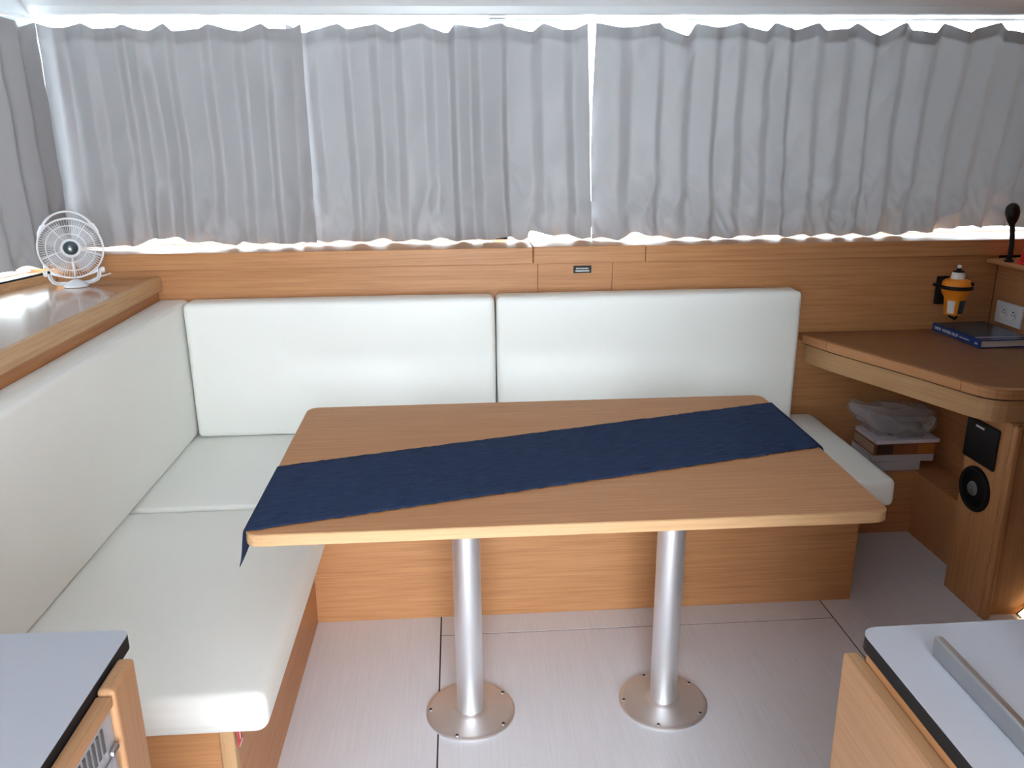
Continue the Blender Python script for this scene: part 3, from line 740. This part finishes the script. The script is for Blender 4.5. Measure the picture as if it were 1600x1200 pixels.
for s in (-1, 1):
    MXs = Matrix.Rotation(s*PI/2, 4, 'Y')
    lathe('knob', [(0.010, 0.0), (0.011, 0.004), (0.009, 0.012), (0.005, 0.013)], 'white_plastic', fn, 20, (s*0.079, 0, 0.050), MXs)
def ring(bm, r, y, t, n=72): atube(bm, [T(r*math.cos(2*PI*i/n), y, r*math.sin(2*PI*i/n)) for i in range(n)], t, 7, True)
for nm_, r_, y_, t_ in (('cage_rim', R_, -0.012, 0.0030), ('cage_rim', R_, 0.012, 0.0030), ('cage_ring', 0.072, -0.022, 0.0018), ('cage_ring', 0.046, -0.026, 0.0018)):
    bm = bmesh.new(); ring(bm, r_, y_, t_); frombm(nm_, bm, 'white_plastic', fn, True)
for k in range(5):
    a = math.radians(-90+72*k); c_, s_ = math.cos(a), math.sin(a); bm = bmesh.new()
    atube(bm, [T(0.028*c_, -0.027, 0.028*s_), T(0.072*c_, -0.023, 0.072*s_), T(R_*c_, -0.012, R_*s_)], 0.0034 if k == 0 else 0.002, 6)
    frombm('cage_spoke', bm, 'white_plastic', fn, True)
bm = bmesh.new()
for k in range(72):
    a = 2*PI*k/72; c_, s_ = math.cos(a), math.sin(a)
    atube(bm, [T(0.030*c_, -0.0265, 0.030*s_), T(0.072*c_, -0.0225, 0.072*s_), T(R_*c_, -0.012, R_*s_)], 0.0007, 4)
    atube(bm, [T(0.030*c_, 0.030, 0.030*s_), T(0.074*c_, 0.026, 0.074*s_), T(R_*c_, 0.012, R_*s_)], 0.0007, 4)
wires = frombm('cage_wires', bm, 'white_plastic', fn, True); wires['kind'] = 'stuff'
HX = hm_ @ Matrix.Rotation(PI/2, 4, 'X')
lathe('hub_ring', [(0.0235, 0.024), (0.030, 0.024), (0.030, 0.029), (0.024, 0.031), (0.0225, 0.029)], 'white_plastic', fn, 36, (0, 0, 0), HX)
lathe('hub_cap', [(0.0225, 0.026), (0.0220, 0.030), (0.017, 0.034), (0.008, 0.036), (0.002, 0.0365)], 'hub_teal', fn, 36, (0, 0, 0), HX)
lathe('motor', [(0.010, -0.052), (0.026, -0.050), (0.030, -0.044), (0.030, -0.028), (0.022, -0.024), (0.010, -0.010)], 'white_plastic', fn, 32, (0, 0, 0), HX)
for k in range(4):
    bm = bmesh.new(); a0 = PI/4+PI/2*k; rows = []
    for i in range(9):
        r = 0.018+0.066*i/8; rows.append([])
        for j in range(9):
            u = j/8-0.5; wd = 0.95+0.25*math.sin(PI*i/8); a = a0+u*wd
            rows[-1].append(bm.verts.new(T(r*math.cos(a), 0.004+u*0.024, r*math.sin(a))))
    for i in range(8):
        for j in range(8): bm.faces.new((rows[i][j], rows[i+1][j], rows[i+1][j+1], rows[i][j+1]))
    o = frombm('blade', bm, 'blade', fn, True)
# carrying handle: arch above the cage with broad shoulders
bm = bmesh.new(); ptsA = []; 
for i in range(25):
    a = math.radians(38+104*i/24); k = math.sin(PI*i/24)
    ptsA.append(T((R_+0.001+0.020*k**0.8)*math.cos(a), 0.0, (R_+0.001+0.022*k**0.8)*math.sin(a)))
atube(bm, ptsA, [0.0052-0.0018*math.sin(PI*i/24) for i in range(25)], 8)
frombm('handle', bm, 'white_plastic', fn, True)
for s in (-1, 1):
    bm = bmesh.new()
    a1 = [math.radians(t) for t in (20, 32, 44, 52)]
    inn = [T(s*(R_-0.002)*math.cos(a), -0.004, (R_-0.002)*math.sin(a)) for a in a1]; out_ = [T(s*(R_+e)*math.cos(a), -0.004, (R_+e)*math.sin(a)) for a, e in zip(a1, (0.002, 0.009, 0.014, 0.010))]
    n_ = (hm_.to_3x3() @ Vector((0, 1, 0)))*0.008
    P_ = inn+out_[::-1]; A_ = [bm.verts.new(p) for p in P_]; B_ = [bm.verts.new(p+n_) for p in P_]
    bm.faces.new(A_); bm.faces.new(B_[::-1])
    for i in range(len(P_)): bm.faces.new((A_[i], A_[(i+1) % len(P_)], B_[(i+1) % len(P_)], B_[i]))
    frombm('handle_shoulder', bm, 'white_plastic', fn)
# lower carrier between the yoke arms
bm = bmesh.new(); up_ = []; lo_ = []
for i in range(17):
    x = -0.070+0.140*i/16; zc = -math.sqrt(max(0, R_**2-x*x))
    up_.append((x, zc+0.003)); lo_.append((x, min(zc-0.002, -0.090-0.004*(1-(x/0.07)**2)+0.010*abs(x/0.07)**3)))
P_ = [T(x, -0.006, z) for x, z in up_]+[T(x, -0.006, z) for x, z in lo_[::-1]]; Q_ = [T(x, 0.010, z) for x, z in up_]+[T(x, 0.010, z) for x, z in lo_[::-1]]
A_ = [bm.verts.new(p) for p in P_]; B_ = [bm.verts.new(p) for p in Q_]
n = 17
for i in range(n-1):
    bm.faces.new((A_[i], A_[i+1], A_[2*n-2-i], A_[2*n-1-i])); bm.faces.new((B_[2*n-1-i], B_[2*n-2-i], B_[i+1], B_[i]))
for i in range(2*n): bm.faces.new((A_[i], B_[i], B_[(i+1) % (2*n)], A_[(i+1) % (2*n)]))
frombm('carrier', bm, 'white_plastic', fn)
tube('tail_cable', [(0.030, 0.010, 0.010), (0.055, 0.004, 0.022), (0.085, 0.0, 0.030), (0.108, -0.004, 0.036)], 0.0022, 'white_plastic', fn, 8)

# ------------------------------------------------------------------ galley worktops at the near corners
CZ = 0.90
def worktop(name, pts, rad, o_, label):
    r = thing(name, o_, label, 'worktop', 'galley worktops')
    pp = roundpoly(pts, rad, 6)
    prism('core', pp, CZ-0.020, CZ-0.0012, 'black_rubber', r, off=o_)
    prism('surface', pp, CZ-0.0012, CZ, 'laminate', r, off=o_)
    return r
worktop('galley_worktop', [(-1.30, -0.9), (-0.503, -0.9), (-0.503, 0.815), (-1.30, 0.830)], [0, 0, 0.014, 0], (-0.9, 0.0, CZ-0.02), 'grey laminate worktop with black edge in the lower left corner')
worktop('galley_worktop', [(0.398, -0.9), (0.855, -0.9), (0.855, 0.752), (0.398, 0.748)], [0, 0, 0, 0.024], (0.6, 0.0, CZ-0.02), 'grey laminate worktop with black edge in the lower right corner')
# left: cabinet framing a built-in appliance
o_ = (-0.9, 0.0, 0)
gc = thing('galley_cabinet', o_, 'oak galley cabinet framing a grey appliance at lower left', 'cabinet')
box('carcass', -1.28, -0.62, -0.88, 0.765, 0.0, CZ-0.022, 'wood_y', gc, off=o_)
box('stile', -0.502, -0.482, 0.705, 0.768, 0.0, 0.893, 'galley_z', gc, bev=0.005, seg=3, off=o_)
box('top_rail', -0.502, -0.484, -0.20, 0.704, 0.874, 0.887, 'galley_y', gc, bev=0.002, off=o_)
o_ = (-0.55, 0.35, 0.2)
ap = thing('oven', o_, 'grey metal oven with vent slots set into the left galley cabinet', 'oven')
box('housing', -0.615, -0.489, 0.02, 0.703, 0.20, 0.872, 'appliance_grey', ap, off=o_)
for k in range(42):
    y_ = 0.676-0.011*k
    if y_ > 0.10: box('vent_slot', -0.4895, -0.4880, y_-0.0028, y_+0.0028, 0.834, 0.864, 'appliance_dark', ap, off=o_)
dr = box('door', -0.489, -0.484, 0.03, 0.690, 0.22, 0.818, 'appliance_grey', ap, bev=0.003, off=o_)
box('window', -0.484, -0.4830, 0.08, 0.660, 0.30, 0.790, 'appliance_dark', dr, off=o_)
box('latch', -0.489, -0.482, 0.682, 0.700, 0.821, 0.829, 'steel', ap, bev=0.003, off=o_)
# right: cabinet with a proud door panel
o_ = (0.6, 0.0, 0)
gr = thing('galley_cabinet', o_, 'oak galley cabinet with plain side panel at lower right', 'cabinet')
box('carcass', 0.420, 0.850, -0.88, 0.735, 0.0, CZ-0.022, 'wood_y', gr, off=o_)
box('side_panel', 0.382, 0.402, -0.60, 0.748, 0.05, 0.866, 'galley_y', gr, bev=0.003, off=o_)
box('spacer', 0.402, 0.420, -0.60, 0.730, 0.05, 0.876, 'wood_y', gr, off=o_)
gb = thing('steel_rail', (0.461, 0.40, CZ), 'brushed steel rail standing along the right galley worktop', 'rail')
bm = bmesh.new(); abox(bm, -0.005, 0.005, -0.60, 0.288, 0.0005, 0.026, 0.0025, 3); frombm('bar', bm, 'steel', gb)
